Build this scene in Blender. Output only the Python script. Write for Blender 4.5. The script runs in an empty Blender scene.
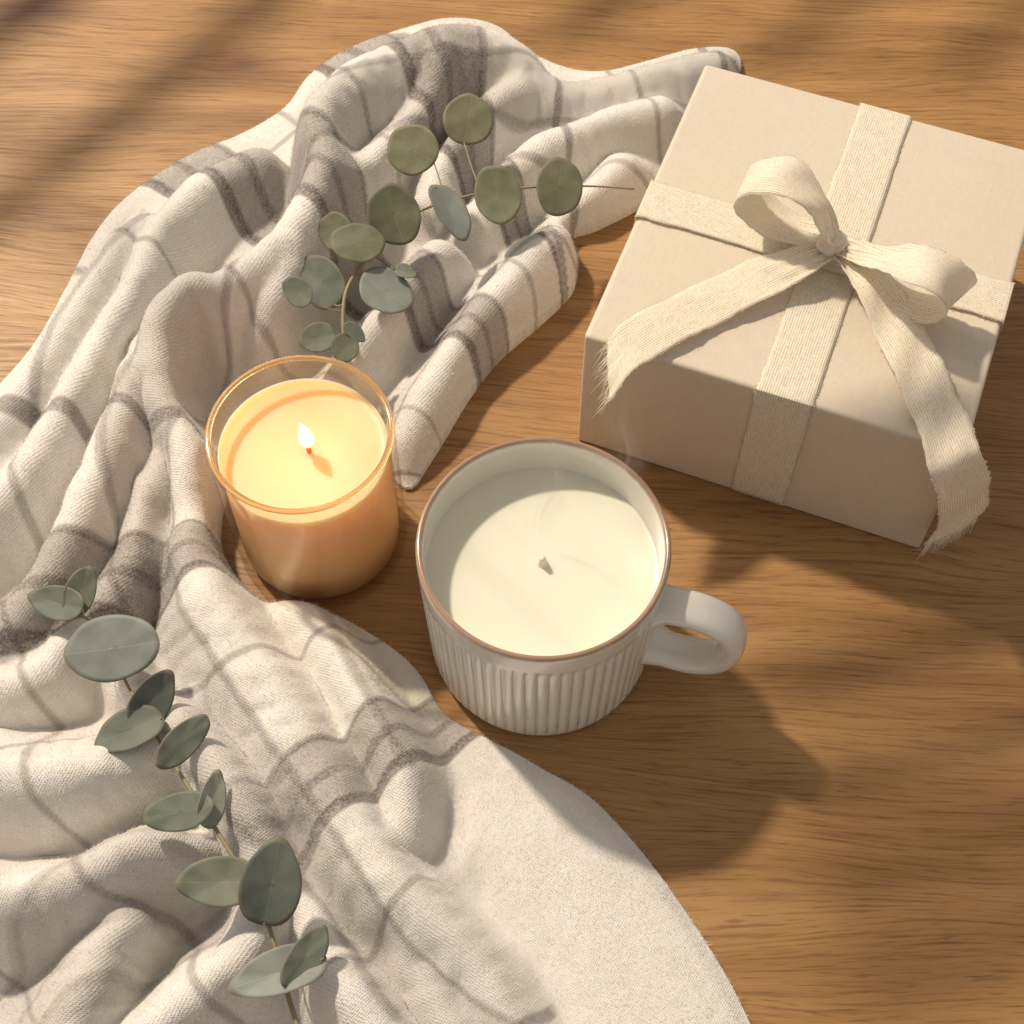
import bpy, math, numpy as np
from mathutils import Vector, Matrix
rng=np.random.RandomState(7)
CM=0.01
F=1500.0; DIST=62.0
CY=DIST*0.5; CZ=DIST*0.8660254
def S(px,py,h=0.0):
    """photo measurement -> table plan position (cm) for a point at height h"""
    a=(py-512)/F; t=(CZ-h)/(0.8660254+0.5*a)
    return ((px-512)/F*t, -CY+(0.5-0.8660254*a)*t)
# ------------------------------------------------------------------ helpers
def new_mat(name):
    m=bpy.data.materials.new(name); m.use_nodes=True
    nt=m.node_tree; b=nt.nodes["Principled BSDF"]
    return m,nt,b
def N(nt,typ,**kw):
    n=nt.nodes.new(typ)
    for k,v in kw.items():
        if k in n.inputs: n.inputs[k].default_value=v
        else: setattr(n,k,v)
    return n
def ramp(nt,fac,stops):
    r=nt.nodes.new("ShaderNodeValToRGB")
    els=r.color_ramp.elements
    while len(els)<len(stops): els.new(0.5)
    for e,(p,c) in zip(els,stops):
        e.position=p; e.color=(c[0],c[1],c[2],1) if len(c)==3 else c
    nt.links.new(fac,r.inputs[0]); return r
def mixc(nt,fac,a,b,mode='MIX'):
    m=nt.nodes.new("ShaderNodeMix"); m.data_type='RGBA'; m.blend_type=mode
    for sock,v in ((m.inputs[0],fac),(m.inputs[6],a),(m.inputs[7],b)):
        if isinstance(v,bpy.types.NodeSocket): nt.links.new(v,sock)
        elif isinstance(v,(int,float)): sock.default_value=v
        else: sock.default_value=(v[0],v[1],v[2],1)
    return m.outputs[2]
def math_n(nt,op,a,b=0.0):
    m=nt.nodes.new("ShaderNodeMath"); m.operation=op
    for s,v in ((m.inputs[0],a),(m.inputs[1],b)):
        if isinstance(v,bpy.types.NodeSocket): nt.links.new(v,s)
        else: s.default_value=v
    return m.outputs[0]
def mapping(nt,src,scale=(1,1,1),rot=(0,0,0),loc=(0,0,0)):
    m=nt.nodes.new("ShaderNodeMapping")
    m.inputs['Scale'].default_value=scale; m.inputs['Rotation'].default_value=rot; m.inputs['Location'].default_value=loc
    nt.links.new(src,m.inputs[0]); return m.outputs[0]
def bump(nt,b,h,strength,dist):
    bp=nt.nodes.new("ShaderNodeBump"); bp.inputs['Strength'].default_value=strength; bp.inputs['Distance'].default_value=dist
    nt.links.new(h,bp.inputs['Height']); nt.links.new(bp.outputs[0],b.inputs['Normal']); return bp
COL=bpy.context.scene.collection
def mk(name,verts,faces,mat,parent=None,smooth=True,uvs=None):
    me=bpy.data.meshes.new(name)
    v=(np.asarray(verts,dtype=float)*CM).tolist()
    me.from_pydata(v,[],faces if isinstance(faces,list) else faces.tolist())
    if smooth: me.polygons.foreach_set("use_smooth",[True]*len(me.polygons))
    if uvs is not None:
        ul=me.uv_layers.new(name="UVMap")
        li=np.zeros(len(me.loops),dtype=np.int32); me.loops.foreach_get("vertex_index",li)
        ul.data.foreach_set("uv",np.asarray(uvs,dtype=np.float32)[li].ravel())
    me.materials.append(mat); me.update()
    o=bpy.data.objects.new(name,me); COL.objects.link(o)
    if parent: o.parent=parent
    return o
def empty(name,loc,rz=0,label="",cat=""):
    e=bpy.data.objects.new(name,None); e.empty_display_size=0.02
    e.location=(loc[0]*CM,loc[1]*CM,loc[2]*CM); e.rotation_euler=(0,0,rz)
    COL.objects.link(e); e["label"]=label; e["category"]=cat; return e
def catmull(pts,n=8,closed=False):
    P=np.asarray(pts,dtype=float); out=[]; m=len(P)
    rngi=range(m) if closed else range(m-1)
    for i in rngi:
        if closed: p0,p1,p2,p3=P[(i-1)%m],P[i],P[(i+1)%m],P[(i+2)%m]
        else: p0,p1,p2,p3=P[max(i-1,0)],P[i],P[i+1],P[min(i+2,m-1)]
        for k in range(n):
            t=k/n
            out.append(0.5*((2*p1)+(-p0+p2)*t+(2*p0-5*p1+4*p2-p3)*t*t+(-p0+3*p1-3*p2+p3)*t**3))
    if not closed: out.append(P[-1])
    return np.array(out)
def lathe(profile,seg,rfun=None):
    V=[];Fc=[]
    n=len(profile)
    for i,(r,z) in enumerate(profile):
        for k in range(seg):
            a=2*math.pi*k/seg
            rr=r if rfun is None else rfun(r,z,i,a)
            V.append((rr*math.cos(a),rr*math.sin(a),z))
    for i in range(n-1):
        for k in range(seg):
            k2=(k+1)%seg
            Fc.append((i*seg+k,i*seg+k2,(i+1)*seg+k2,(i+1)*seg+k))
    return V,Fc
def cap(V,Fc,ring_start,seg,z,flip=False):
    c=len(V); V.append((0,0,z))
    for k in range(seg):
        k2=(k+1)%seg
        Fc.append((ring_start+k,c,ring_start+k2) if flip else (ring_start+k,ring_start+k2,c))
def tube(pts,radii,seg=8,V=None,Fc=None,sub=5):
    P=catmull([list(p)+[r] for p,r in zip(pts,radii)],sub)
    if V is None: V=[];Fc=[]
    base=len(V); n=len(P)
    prev=None
    for i in range(n):
        t=P[min(i+1,n-1),:3]-P[max(i-1,0),:3]; t=t/ (np.linalg.norm(t)+1e-9)
        if prev is None:
            u=np.cross(t,[0.13,0.2,0.97]); u/=np.linalg.norm(u)+1e-9
        else:
            u=prev-t*np.dot(prev,t); u/=np.linalg.norm(u)+1e-9
        prev=u; w=np.cross(t,u)
        for k in range(seg):
            a=2*math.pi*k/seg
            V.append(tuple(P[i,:3]+P[i,3]*(math.cos(a)*u+math.sin(a)*w)))
    for i in range(n-1):
        for k in range(seg):
            k2=(k+1)%seg
            Fc.append((base+i*seg+k,base+i*seg+k2,base+(i+1)*seg+k2,base+(i+1)*seg+k))
    Fc.append(tuple(base+k for k in range(seg))[::-1]); Fc.append(tuple(base+(n-1)*seg+k for k in range(seg)))
    return V,Fc
_tab=rng.rand(8,128,128)
def vnoise(x,y,s=0):
    T=_tab[s%8]; xi=np.floor(x).astype(int); yi=np.floor(y).astype(int); fx=x-xi; fy=y-yi
    fx=fx*fx*fx*(fx*(fx*6-15)+10); fy=fy*fy*fy*(fy*(fy*6-15)+10)
    a=T[xi%128,yi%128]; b=T[(xi+1)%128,yi%128]; c=T[xi%128,(yi+1)%128]; d=T[(xi+1)%128,(yi+1)%128]
    return (a*(1-fx)+b*fx)*(1-fy)+(c*(1-fx)+d*fx)*fy-0.5
# ------------------------------------------------------------------ table
m,nt,b=new_mat("oak_wood")
tc=N(nt,"ShaderNodeTexCoord").outputs['Object']
base=mapping(nt,tc,rot=(0,0,math.radians(4)))
warpn=N(nt,"ShaderNodeTexNoise",Scale=5.0,Detail=2.0); nt.links.new(mapping(nt,base,scale=(0.7,2.2,1)),warpn.inputs[0])
off=math_n(nt,'MULTIPLY',math_n(nt,'SUBTRACT',warpn.outputs[0],0.5),0.05)
comb=N(nt,"ShaderNodeCombineXYZ"); nt.links.new(off,comb.inputs[1])
va=N(nt,"ShaderNodeVectorMath",operation='ADD'); nt.links.new(base,va.inputs[0]); nt.links.new(comb.outputs[0],va.inputs[1])
g=va.outputs[0]
n1=N(nt,"ShaderNodeTexNoise",Scale=1.0,Detail=5.0,Roughness=0.6); nt.links.new(mapping(nt,g,scale=(2.0,42,1)),n1.inputs[0])
n2=N(nt,"ShaderNodeTexNoise",Scale=1.0,Detail=4.0,Roughness=0.6); nt.links.new(mapping(nt,g,scale=(26,700,1)),n2.inputs[0])
n3=N(nt,"ShaderNodeTexNoise",Scale=1.0,Detail=2.0); nt.links.new(mapping(nt,g,scale=(70,1300,1)),n3.inputs[0])
big=N(nt,"ShaderNodeTexNoise",Scale=3.0,Detail=3.0); nt.links.new(base,big.inputs[0])
r1=ramp(nt,n1.outputs[0],[(0.28,(0.255,0.131,0.044)),(0.5,(0.355,0.192,0.070)),(0.72,(0.455,0.262,0.105))])
r2=ramp(nt,n2.outputs[0],[(0.34,(0.62,0.55,0.47)),(0.50,(1,1,1)),(0.7,(1.06,1.06,1.06))])
c=mixc(nt,0.85,r1.outputs[0],r2.outputs[0],'MULTIPLY')
r3=ramp(nt,n3.outputs[0],[(0.32,(0.42,0.36,0.3)),(0.42,(1,1,1))])
c=mixc(nt,0.55,c,r3.outputs[0],'MULTIPLY')
for (kx,ky,ks) in ((S(240,66)[0],S(240,66)[1],1.0),(S(35,5)[0],S(35,5)[1],1.3)):
    vm=N(nt,"ShaderNodeVectorMath",operation='DISTANCE')
    nt.links.new(mapping(nt,tc,scale=(0.6,1.0,0)),vm.inputs[0]); vm.inputs[1].default_value=(kx*CM*0.6,ky*CM,0)
    nz=math_n(nt,'ADD',vm.outputs['Value'],math_n(nt,'MULTIPLY',math_n(nt,'SUBTRACT',n1.outputs[0],0.5),0.012))
    rk=ramp(nt,nz,[(0.0,(0.35,0.25,0.2)),(0.006*ks,(0.55,0.45,0.4)),(0.02*ks,(1,1,1))])
    c=mixc(nt,0.9,c,rk.outputs[0],'MULTIPLY')
rb=ramp(nt,big.outputs[0],[(0.3,(0.84,0.82,0.80)),(0.7,(1.0,1.0,1.0))])
c=mixc(nt,1.0,c,rb.outputs[0],'MULTIPLY')
nt.links.new(c,b.inputs['Base Color']); 
rr=ramp(nt,n2.outputs[0],[(0.3,(0.58,)*3),(0.7,(0.38,)*3)]); nt.links.new(rr.outputs[0],b.inputs['Roughness'])
b.inputs['Specular IOR Level'].default_value=0.35
hb=math_n(nt,'ADD',n2.outputs[0],math_n(nt,'MULTIPLY',n3.outputs[0],0.6))
bump(nt,b,hb,0.3,0.0005)
wood=m
tv=[(-110,-75,0),(110,-75,0),(110,95,0),(-110,95,0),(-110,-75,-3),(110,-75,-3),(110,95,-3),(-110,95,-3)]
tbl=mk("table_top",tv,[(0,1,2,3),(7,6,5,4),(0,4,5,1),(1,5,6,2),(2,6,7,3),(3,7,4,0)],wood,smooth=False)
tbl["kind"]="structure"; tbl["label"]="warm brown oak table top with fine grain"; tbl["category"]="table"
# ------------------------------------------------------------------ blanket
outline=[(738,57),(700,50),(645,64),(600,74),(560,68),(525,50),(495,27),(450,20),(400,32),(350,50),(310,77),(285,110),(240,137),(190,157),(130,197),(95,237),(65,294),(38,342),(0,387),(-60,440),(-150,520),
(-160,800),(-160,1100),(300,1110),(790,1110),(752,1030),(730,985),(690,920),(640,852),(590,799),(540,769),(490,739),(445,716),(425,682),(395,652),(345,622),(300,609),(262,602),(232,572),(222,530),(240,480),(298,450),(360,454),(405,490),(432,462),(470,400),(500,362),(540,327),(572,295),(578,265),(568,243),(600,230),(645,205),(664,170),(690,148),(730,110)]
OL=catmull([S(*p) for p in outline],5,closed=True)
st=0.09
xs=np.arange(-28,13.5,st); ys=np.arange(-25,31.5,st)
X,Y=np.meshgrid(xs,ys)
def seg_slice(p,q,pad):
    x0,x1=min(p[0],q[0])-pad,max(p[0],q[0])+pad; y0,y1=min(p[1],q[1])-pad,max(p[1],q[1])+pad
    i0=max(0,int((x0-xs[0])/st)); i1=min(len(xs),int((x1-xs[0])/st)+2)
    j0=max(0,int((y0-ys[0])/st)); j1=min(len(ys),int((y1-ys[0])/st)+2)
    return slice(j0,max(j0,j1)),slice(i0,max(i0,i1))
D=np.full(X.shape,3.0); NX=X.copy(); NY=Y.copy(); IN=np.zeros(X.shape,bool)
for i in range(len(OL)):
    p=OL[i]; q=OL[(i+1)%len(OL)]
    sl=seg_slice(p,q,3.0); x=X[sl]; y=Y[sl]
    if x.size:
        d=q-p; L2=d@d+1e-12
        t=np.clip(((x-p[0])*d[0]+(y-p[1])*d[1])/L2,0,1)
        cx=p[0]+t*d[0]; cy=p[1]+t*d[1]; dd=np.hypot(x-cx,y-cy); mkk=dd<D[sl]
        D[sl]=np.where(mkk,dd,D[sl]); NX[sl]=np.where(mkk,cx,NX[sl]); NY[sl]=np.where(mkk,cy,NY[sl])
    if p[1]!=q[1]:
        cond=((p[1]>ys)!=(q[1]>ys))
        xi=(q[0]-p[0])*(ys-p[1])/(q[1]-p[1])+p[0]
        IN^=(cond[:,None]&(X<xi[:,None]))
ridges=[
 (.2,[(732,62,.9,.9),(690,66,1.6,1.3),(640,80,1.9,1.5),(590,92,1.8,1.5),(545,85,2.4,1.6),(505,50,3.6,1.8),(455,38,4.2,1.9),(400,50,4.2,1.9),(350,75,4.6,1.9),(318,110,5.0,1.8),(322,160,4.8,1.5),(300,210,4.3,1.4),(262,250,4.0,1.3),(225,275,4.2,1.4),(190,292,3.9,1.3)]),
 (-.2,[(445,62,3.6,1.0),(415,110,3.3,1.0),(375,160,3.3,1.1),(340,200,3.3,1.1),(305,250,3.5,1.1),(272,300,3.2,1.0),(262,335,2.0,.9)]),
 (.2,[(655,104,2.0,1.0),(600,120,2.3,1.1),(550,140,2.5,1.1),(515,170,2.3,1.0),(480,215,1.9,1.0)]),
 (0,[(520,90,2.8,.9),(480,110,2.6,.9),(450,150,2.3,.9),(440,200,2.0,1.0)]),
 (.25,[(620,165,1.7,1.2),(572,222,2.5,1.5),(530,262,2.7,2.0),(490,315,2.5,2.1),(450,372,2.2,1.9),(415,430,1.4,1.3)]),
 (0,[(440,250,2.4,1.0),(395,300,2.5,1.0),(352,350,2.1,.9),(330,385,1.4,.9)]),
 (-.25,[(190,288,4.4,1.2),(167,306,4.6,1.1),(160,350,4.0,.9),(168,400,3.4,.9),(190,450,3.2,1.0),(202,500,3.4,1.2),(196,545,3.4,1.4),(215,600,3.6,1.7),(255,670,3.5,2.1),(300,740,3.5,2.1),(338,810,3.6,2.0),(378,870,3.6,1.8),(430,920,3.0,1.6),(490,980,2.3,1.5),(520,1040,1.9,1.4)]),
 (.1,[(135,222,2.5,1.2),(100,264,3.1,1.3),(60,334,3.1,1.4),(20,394,3.0,1.4),(-40,460,2.7,1.5)]),
 (0,[(250,160,2.3,1.3),(190,190,2.6,1.3),(150,235,3.1,1.0),(128,285,3.5,.9),(95,345,3.2,.9),(55,420,3.1,1.0),(10,480,2.8,1.3),(-40,530,2.4,1.5)]),
 (.2,[(140,335,3.0,.8),(118,400,3.6,1.0),(88,470,3.8,1.3),(60,540,3.5,1.4),(20,600,3.0,1.6),(-40,660,2.5,1.7)]),
 (0,[(160,440,1.8,.6),(140,500,2.6,.8),(125,560,2.7,1.0),(85,620,2.7,1.1),(30,670,2.7,1.2),(-30,700,2.4,1.2)]),
 (-.2,[(290,598,1.6,.9),(330,645,2.6,1.2),(365,700,2.9,1.3),(397,765,2.9,1.3),(402,825,2.3,1.0),(392,865,1.3,.8)]),
 (.2,[(-30,770,3.8,1.8),(40,778,4.4,2.0),(110,762,4.0,1.8),(175,730,3.3,1.2),(205,690,2.4,.9)]),
 (-.15,[(110,640,2.7,.9),(160,690,3.1,1.0),(208,750,3.9,1.2),(250,820,4.0,1.3),(272,880,3.5,1.2),(252,940,3.3,1.2),(205,985,3.1,1.3),(150,1040,2.6,1.4)]),
 (0,[(-30,900,3.4,1.5),(60,884,4.0,1.5),(125,850,3.8,1.3),(185,850,2.7,.9)]),
 (-.2,[(120,925,3.2,1.1),(85,1000,3.4,1.6),(60,1060,3.0,1.8)]),
 (0,[(298,880,2.0,.9),(318,950,3.0,1.0),(350,1000,3.2,1.2),(390,1060,2.8,1.4)]),
 (0,[(405,960,1.9,.9),(440,1010,2.2,1.1),(470,1060,2.0,1.2)]),
 (0,[(400,890,1.0,1.5),(470,850,.4,2.0),(560,880,.35,2.6),(630,960,.35,2.8),(680,1040,.35,2.6)]),
]
wx=X+0.5*vnoise(X/4.0,Y/4.0,0)+0.15*vnoise(X/1.8,Y/1.8,2); wy=Y+0.5*vnoise(X/4.0+40,Y/4.0,1)+0.15*vnoise(X/1.8+20,Y/1.8,3)
PW=5.0
acc=np.zeros(X.shape)
for asy,R in ridges:
    P=catmull([(*S(px,py,h),h,w) for (px,py,h,w) in R],4)
    prof=np.zeros(X.shape)
    for i in range(len(P)-1):
        p=P[i];q=P[i+1]; sl=seg_slice(p,q,2.6*P[:,3].max()+0.6)
        x=wx[sl];y=wy[sl]
        if not x.size: continue
        d=q[:2]-p[:2]; L2=d@d+1e-9
        t=np.clip(((x-p[0])*d[0]+(y-p[1])*d[1])/L2,0,1)
        rx=x-p[0]-t*d[0]; ry=y-p[1]-t*d[1]; dist=np.hypot(rx,ry)
        side=(d[0]*ry-d[1]*rx)/(math.sqrt(L2)*(dist+1e-6))
        h=p[2]+t*(q[2]-p[2]); w=(p[3]+t*(q[3]-p[3]))*(1+asy*side)
        prof[sl]=np.maximum(prof[sl],h*np.exp(-(dist/w)**2.4))
    acc+=prof**PW
Z=acc**(1/PW)+0.25
for _ in range(5):
    Z[1:-1,1:-1]=(Z[1:-1,1:-1]*4+Z[:-2,1:-1]+Z[2:,1:-1]+Z[1:-1,:-2]+Z[1:-1,2:])/8
sd=np.where(IN,D,-D)
e=np.clip(sd/(0.35+0.50*Z),0,1); fall=np.sqrt(np.clip(1-(1-e)**2,0,1))
Z=0.12+(Z-0.12)*fall
Z=np.where(IN,Z,0.12)
def cloth_z(x,y):
    i=int(round((x-xs[0])/st)); j=int(round((y-ys[0])/st))
    if 0<=i<len(xs) and 0<=j<len(ys) and IN[j,i]: return float(Z[j,i])
    return 0.0
def on_cloth(px,py):
    h=2.0
    for _ in range(6):
        x,y=S(px,py,h); h=0.5*h+0.5*cloth_z(x,y)
    return S(px,py,h)
# plaid : warp lines follow the length of the throw, weft lines cross it
spine=catmull([S(px,py,2) for px,py in [(860,60),(700,85),(590,110),(480,130),(380,190),(290,270),(215,360),(180,460),(190,570),(240,690),(320,810),(420,920),(540,1040),(640,1150)]],8)
sarc=np.concatenate([[0],np.cumsum(np.linalg.norm(np.diff(spine,axis=0),axis=1))])
best=np.full(X.shape,1e9); SA=np.zeros(X.shape); SD_=np.zeros(X.shape)
for i in range(len(spine)-1):
    p=spine[i];q=spine[i+1]; d=q-p; L_=math.hypot(*d)
    t=np.clip(((X-p[0])*d[0]+(Y-p[1])*d[1])/L_**2,0,1)
    rx=X-p[0]-t*d[0]; ry=Y-p[1]-t*d[1]; dd=rx*rx+ry*ry; mm=dd<best
    best=np.where(mm,dd,best); SA=np.where(mm,sarc[i]+t*L_,SA)
    SD_=np.where(mm,np.sqrt(dd)*np.sign(d[0]*ry-d[1]*rx+1e-12),SD_)
sa2=SA+0.22*Z+1.4*vnoise(X/8,Y/8,5); sdd=SD_+0.22*Z+1.6*vnoise(X/8+30,Y/8,6)
for A_ in (sa2,sdd):
    for _ in range(25):
        A_[1:-1,1:-1]=(A_[1:-1,1:-1]*4+A_[:-2,1:-1]+A_[2:,1:-1]+A_[1:-1,:-2]+A_[1:-1,2:])/8
def at_px(A_,px,py):
    x,y=on_cloth(px,py); return float(A_[int(round((y-ys[0])/st)),int(round((x-xs[0])/st))])
M=np.zeros(X.shape)
def addm(v):
    global M
    M=1-(1-M)*(1-v)
a4=at_px(sa2,425,735)
past=np.clip((sa2-(a4+1.7))/0.2,0,1)
lim=1-past*np.clip((SD_-1.0)/0.4,0,1)
def stripe(cv,c0,w,dk,l=1.0):
    addm(np.clip((w/2-np.abs(cv-c0))/0.08+0.5,0,1)*dk*l)
bands=[at_px(sa2,520,235),at_px(sa2,200,172),at_px(sa2,110,575),a4,at_px(sa2,340,965)]
bs=[]
for b0 in sorted(bands):
    if not bs or b0-bs[-1]>5.5 or b0==a4:
        if b0==a4 and bs and b0-bs[-1]<=5.5: bs[-1]=a4
        else: bs.append(b0)
for b0 in bs:
    # the broad weft bands are stronger toward the hem side of the throw
    s_w=1.0 if b0<a4-1 else 1.0
    wt=(0.45+0.55*np.clip((SD_+2.5)/3,0,1)) if b0>=a4-1 else 1.0
    stripe(sa2,b0,2.8,.52*s_w,lim*wt); stripe(sa2,b0-1.4,.28,.55,lim*wt); stripe(sa2,b0+1.4,.50,.75,lim*wt); stripe(sa2,b0+0.1,.36,.50,lim*wt)
full=[-3]+bs+[sarc[-1]]
for a0,a1 in zip(full[:-1],full[1:]):
    n_=max(1,int(round((a1-a0)/5.2)))
    for k in range(1,n_): 
        stripe(sa2,a0+(a1-a0)*k/n_,.28 if k%2 else .38,.45 if k%2 else .62,lim)
for k in range(-6,5):
    c0=-1.2+k*5.0
    if k==0 or k==-3: stripe(sdd,c0,2.4,.24,lim); stripe(sdd,c0-1.2,.26,.45,lim); stripe(sdd,c0+1.2,.28,.45,lim)
    else: stripe(sdd,c0,.28,.45,lim)
# ---- relax the draped sheet as real cloth (position based, nearly inextensible)
K=4; cs=st*K
PX=X[::K,::K].copy(); PY=Y[::K,::K].copy(); PZ=Z[::K,::K].copy(); SDC=sd[::K,::K]; ACT=(SDC>-0.45)
P0=np.stack([PX,PY,PZ],-1); Pp=P0.copy()
rs=np.random.RandomState(3)
Pp[...,2]+=0.05*rs.rand(*PZ.shape)*ACT
def blur(A,W_,r,it=3):
    for _ in range(it):
        for ax in (0,1):
            num=np.zeros_like(A); den=np.zeros_like(A)
            for k in range(-r,r+1):
                num+=np.roll(A*W_,k,ax); den+=np.roll(W_,k,ax)
            A=np.where(den>0,num/np.maximum(den,1e-9),A)
    return A
def edge_sets():
    sets=[]
    for (dj,di,kk,comp) in ((0,1,1.0,0),(1,0,1.0,0),(1,1,.6,0),(1,-1,.6,0),(0,2,.5,1),(2,0,.5,1),(0,4,.3,1),(4,0,.3,1),(2,2,.35,1),(2,-2,.35,1)):
        H_,W_=PZ.shape
        if di>=0: a=(slice(0,H_-dj),slice(0,W_-di)); b_=(slice(dj,H_),slice(di,W_))
        else: a=(slice(0,H_-dj),slice(-di,W_)); b_=(slice(dj,H_),slice(0,W_+di))
        act=(ACT[a]&ACT[b_])
        sets.append([a,b_,act,kk,comp,dj,di])
    return sets
ES=edge_sets()
Wt=(SDC>0).astype(float)
for s_ in ES:
    a,b_,act,kk,comp,dj,di=s_
    cur=np.linalg.norm(P0[b_]-P0[a],axis=-1)
    Lf=np.full(PZ.shape,cs*math.hypot(dj,di)); Lf[a]=cur
    r_=1 if comp else 2
    bl_=blur(Lf,Wt,r_,2)[a]
    slack=1+0.035*np.clip((SDC[a]-0.5)/2.5,0,1)*np.clip((PZ[a]-0.8),0,1)
    if comp: bl_=np.minimum(bl_,cur*1.02)
    s_.append((0.5*bl_+0.5*cur)*(slack if not comp else 1.0))
vel=np.zeros_like(Pp)
NIT=420
edgew=np.clip(1-SDC/1.0,0,1)[...,None]
for it in range(NIT):
    vel*=0.88; vel[...,2]-=0.0008
    vel=np.clip(vel,-0.05,0.05); Pp=Pp+vel; old=Pp-vel
    att=0.012 if it<200 else 0.006
    Pp[...,:2]+= (P0[...,:2]-Pp[...,:2])*(att+0.25*edgew)
    Pp[...,2:]+= (P0[...,2:]-Pp[...,2:])*((0.008 if it<250 else 0.005)+0.10*edgew)
    acc_=np.zeros_like(Pp); cnt_=np.full(PZ.shape,1e-6)
    for a,b_,act,kk,comp,dj,di,rest in ES:
        d=Pp[b_]-Pp[a]; ln_=np.sqrt((d*d).sum(-1))+1e-9
        dif=(ln_-rest)/ln_
        if comp: dif=np.minimum(dif,0)
        dif=dif*kk*act*0.5
        cor=d*dif[...,None]
        acc_[a]+=cor; acc_[b_]-=cor
        ww=act*kk*(dif!=0); cnt_[a]+=ww; cnt_[b_]+=ww
    Pp=Pp+acc_/np.maximum(cnt_,1.0)[...,None]*1.6
    Pp[...,2]=np.maximum(Pp[...,2],0.12)
    for (cx,cy,cr) in ((-7.75,-1.1,3.72),(1.1,-5.75,4.65)):
        dx=Pp[...,0]-cx; dy=Pp[...,1]-cy; rr_=np.hypot(dx,dy)+1e-9; pen=np.clip(cr-rr_,0,None)*ACT
        Pp[...,0]+=dx/rr_*pen; Pp[...,1]+=dy/rr_*pen
    ca,sa=math.cos(math.radians(-21)),math.sin(math.radians(-21))
    dx=Pp[...,0]-12.45; dy=Pp[...,1]-8.14; lx=dx*ca+dy*sa; ly=-dx*sa+dy*ca
    ins=(lx>-7.75)&(ly<8.15)&(ly>-8)&ACT
    pl_=np.where(ins,lx+7.75,9.); pb_=np.where(ins,8.15-ly,9.)
    ml=ins&(pl_<=pb_); mb=ins&(pb_<pl_)
    lx=np.where(ml,-7.75,lx); ly=np.where(mb,8.15,ly)
    Pp[...,0]=np.where(ins,12.45+lx*ca-ly*sa,Pp[...,0]); Pp[...,1]=np.where(ins,8.14+lx*sa+ly*ca,Pp[...,1])
    Pp=np.where(ACT[...,None],Pp,P0)
    vel=Pp-old
dsp=(Pp-P0)*ACT[...,None]; known=ACT.copy()
for _ in range(3):
    num=np.zeros_like(dsp); den=np.zeros(PZ.shape)
    for sj,si in ((0,1),(0,-1),(1,0),(-1,0)):
        kk=np.roll(known,(sj,si),(0,1)); num+=np.roll(dsp,(sj,si),(0,1))*kk[...,None]; den+=kk
    new=(~known)&(den>0); dsp[new]=num[new]/den[new][:,None]; known|=new
Pf=P0+dsp; Pf[...,2]=np.maximum(Pf[...,2],0.12)
def bspline(PXq,PYq):
    u=np.clip((PXq-xs[0])/cs,1.001,Pf.shape[1]-3.001); v=np.clip((PYq-ys[0])/cs,1.001,Pf.shape[0]-3.001)
    iu=np.floor(u).astype(int); iv=np.floor(v).astype(int); fu=u-iu; fv=v-iv
    def wts(t): return [(1-t)**3/6,(3*t**3-6*t*t+4)/6,(-3*t**3+3*t*t+3*t+1)/6,t**3/6]
    wu=wts(fu); wv_=wts(fv); out=np.zeros(PXq.shape+(3,))
    for a in range(4):
        for b_ in range(4):
            out+=(wu[a]*wv_[b_])[...,None]*Pf[iv+b_-1,iu+a-1]
    return out
QX=np.where(IN,X,NX); QY=np.where(IN,Y,NY)
FP=bspline(QX,QY)
tu=np.gradient(FP,axis=1); tv_=np.gradient(FP,axis=0); NRM=np.cross(tu,tv_); NRM/=np.linalg.norm(NRM,axis=-1)[...,None]+1e-9
inner=IN.astype(float)*np.clip(sd/0.5,0,1)
flat_=np.clip((Z-0.5)/1.5,0.3,1)
FP+=NRM*(0.22*np.clip(sd/1.2,0,1)+(0.20*vnoise(X/1.5,Y/1.5,5)+0.05*vnoise(X/.6,Y/.6,2))*flat_+0.015*vnoise(X/.28,Y/.28,4))[...,None]*inner[...,None]
FP[...,2]=np.maximum(FP[...,2],0.1)
HM=np.zeros((260,200)); 
hi=np.clip(((FP[...,0][IN]+28)/0.22).astype(int),0,199); hj=np.clip(((FP[...,1][IN]+25)/0.22).astype(int),0,259)
np.maximum.at(HM,(hj,hi),FP[...,2][IN])
def top_z(x,y):
    i=int((x+28)/0.22); j=int((y+25)/0.22)
    if 1<=i<199 and 1<=j<259: return float(HM[j-1:j+2,i-1:i+2].max())
    return 0.0
inq=IN[:-1,:-1]|IN[1:,:-1]|IN[:-1,1:]|IN[1:,1:]
jj,ii=np.nonzero(inq); W=len(xs)
quads=np.stack([jj*W+ii,jj*W+ii+1,(jj+1)*W+ii+1,(jj+1)*W+ii],1)
used,inv=np.unique(quads.ravel(),return_inverse=True)
quads=inv.reshape(-1,4)
verts=FP.reshape(-1,3)[used]
mask=M.ravel()[used]
vn=NRM.reshape(-1,3)[used]
uvp=np.stack([QX.ravel()[used],QY.ravel()[used]],1)
E=np.concatenate([quads[:,[0,1]],quads[:,[1,2]],quads[:,[2,3]],quads[:,[3,0]]])
key=np.sort(E,1); k1=key[:,0].astype(np.int64)*10**7+key[:,1]
uq,idx,cnt=np.unique(k1,return_index=True,return_counts=True)
bE=E[idx[cnt==1]]
bv=np.unique(bE); mp={int(v):len(verts)+i for i,v in enumerate(bv)}
low=verts[bv].copy(); low[:,2]=0.01
NF=260000
vi=rng.randint(0,len(verts),NF); vi=vi[(verts[vi,0]>-20)&(verts[vi,1]>-22)&(verts[vi,0]<13)]
NF=len(vi)
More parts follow.
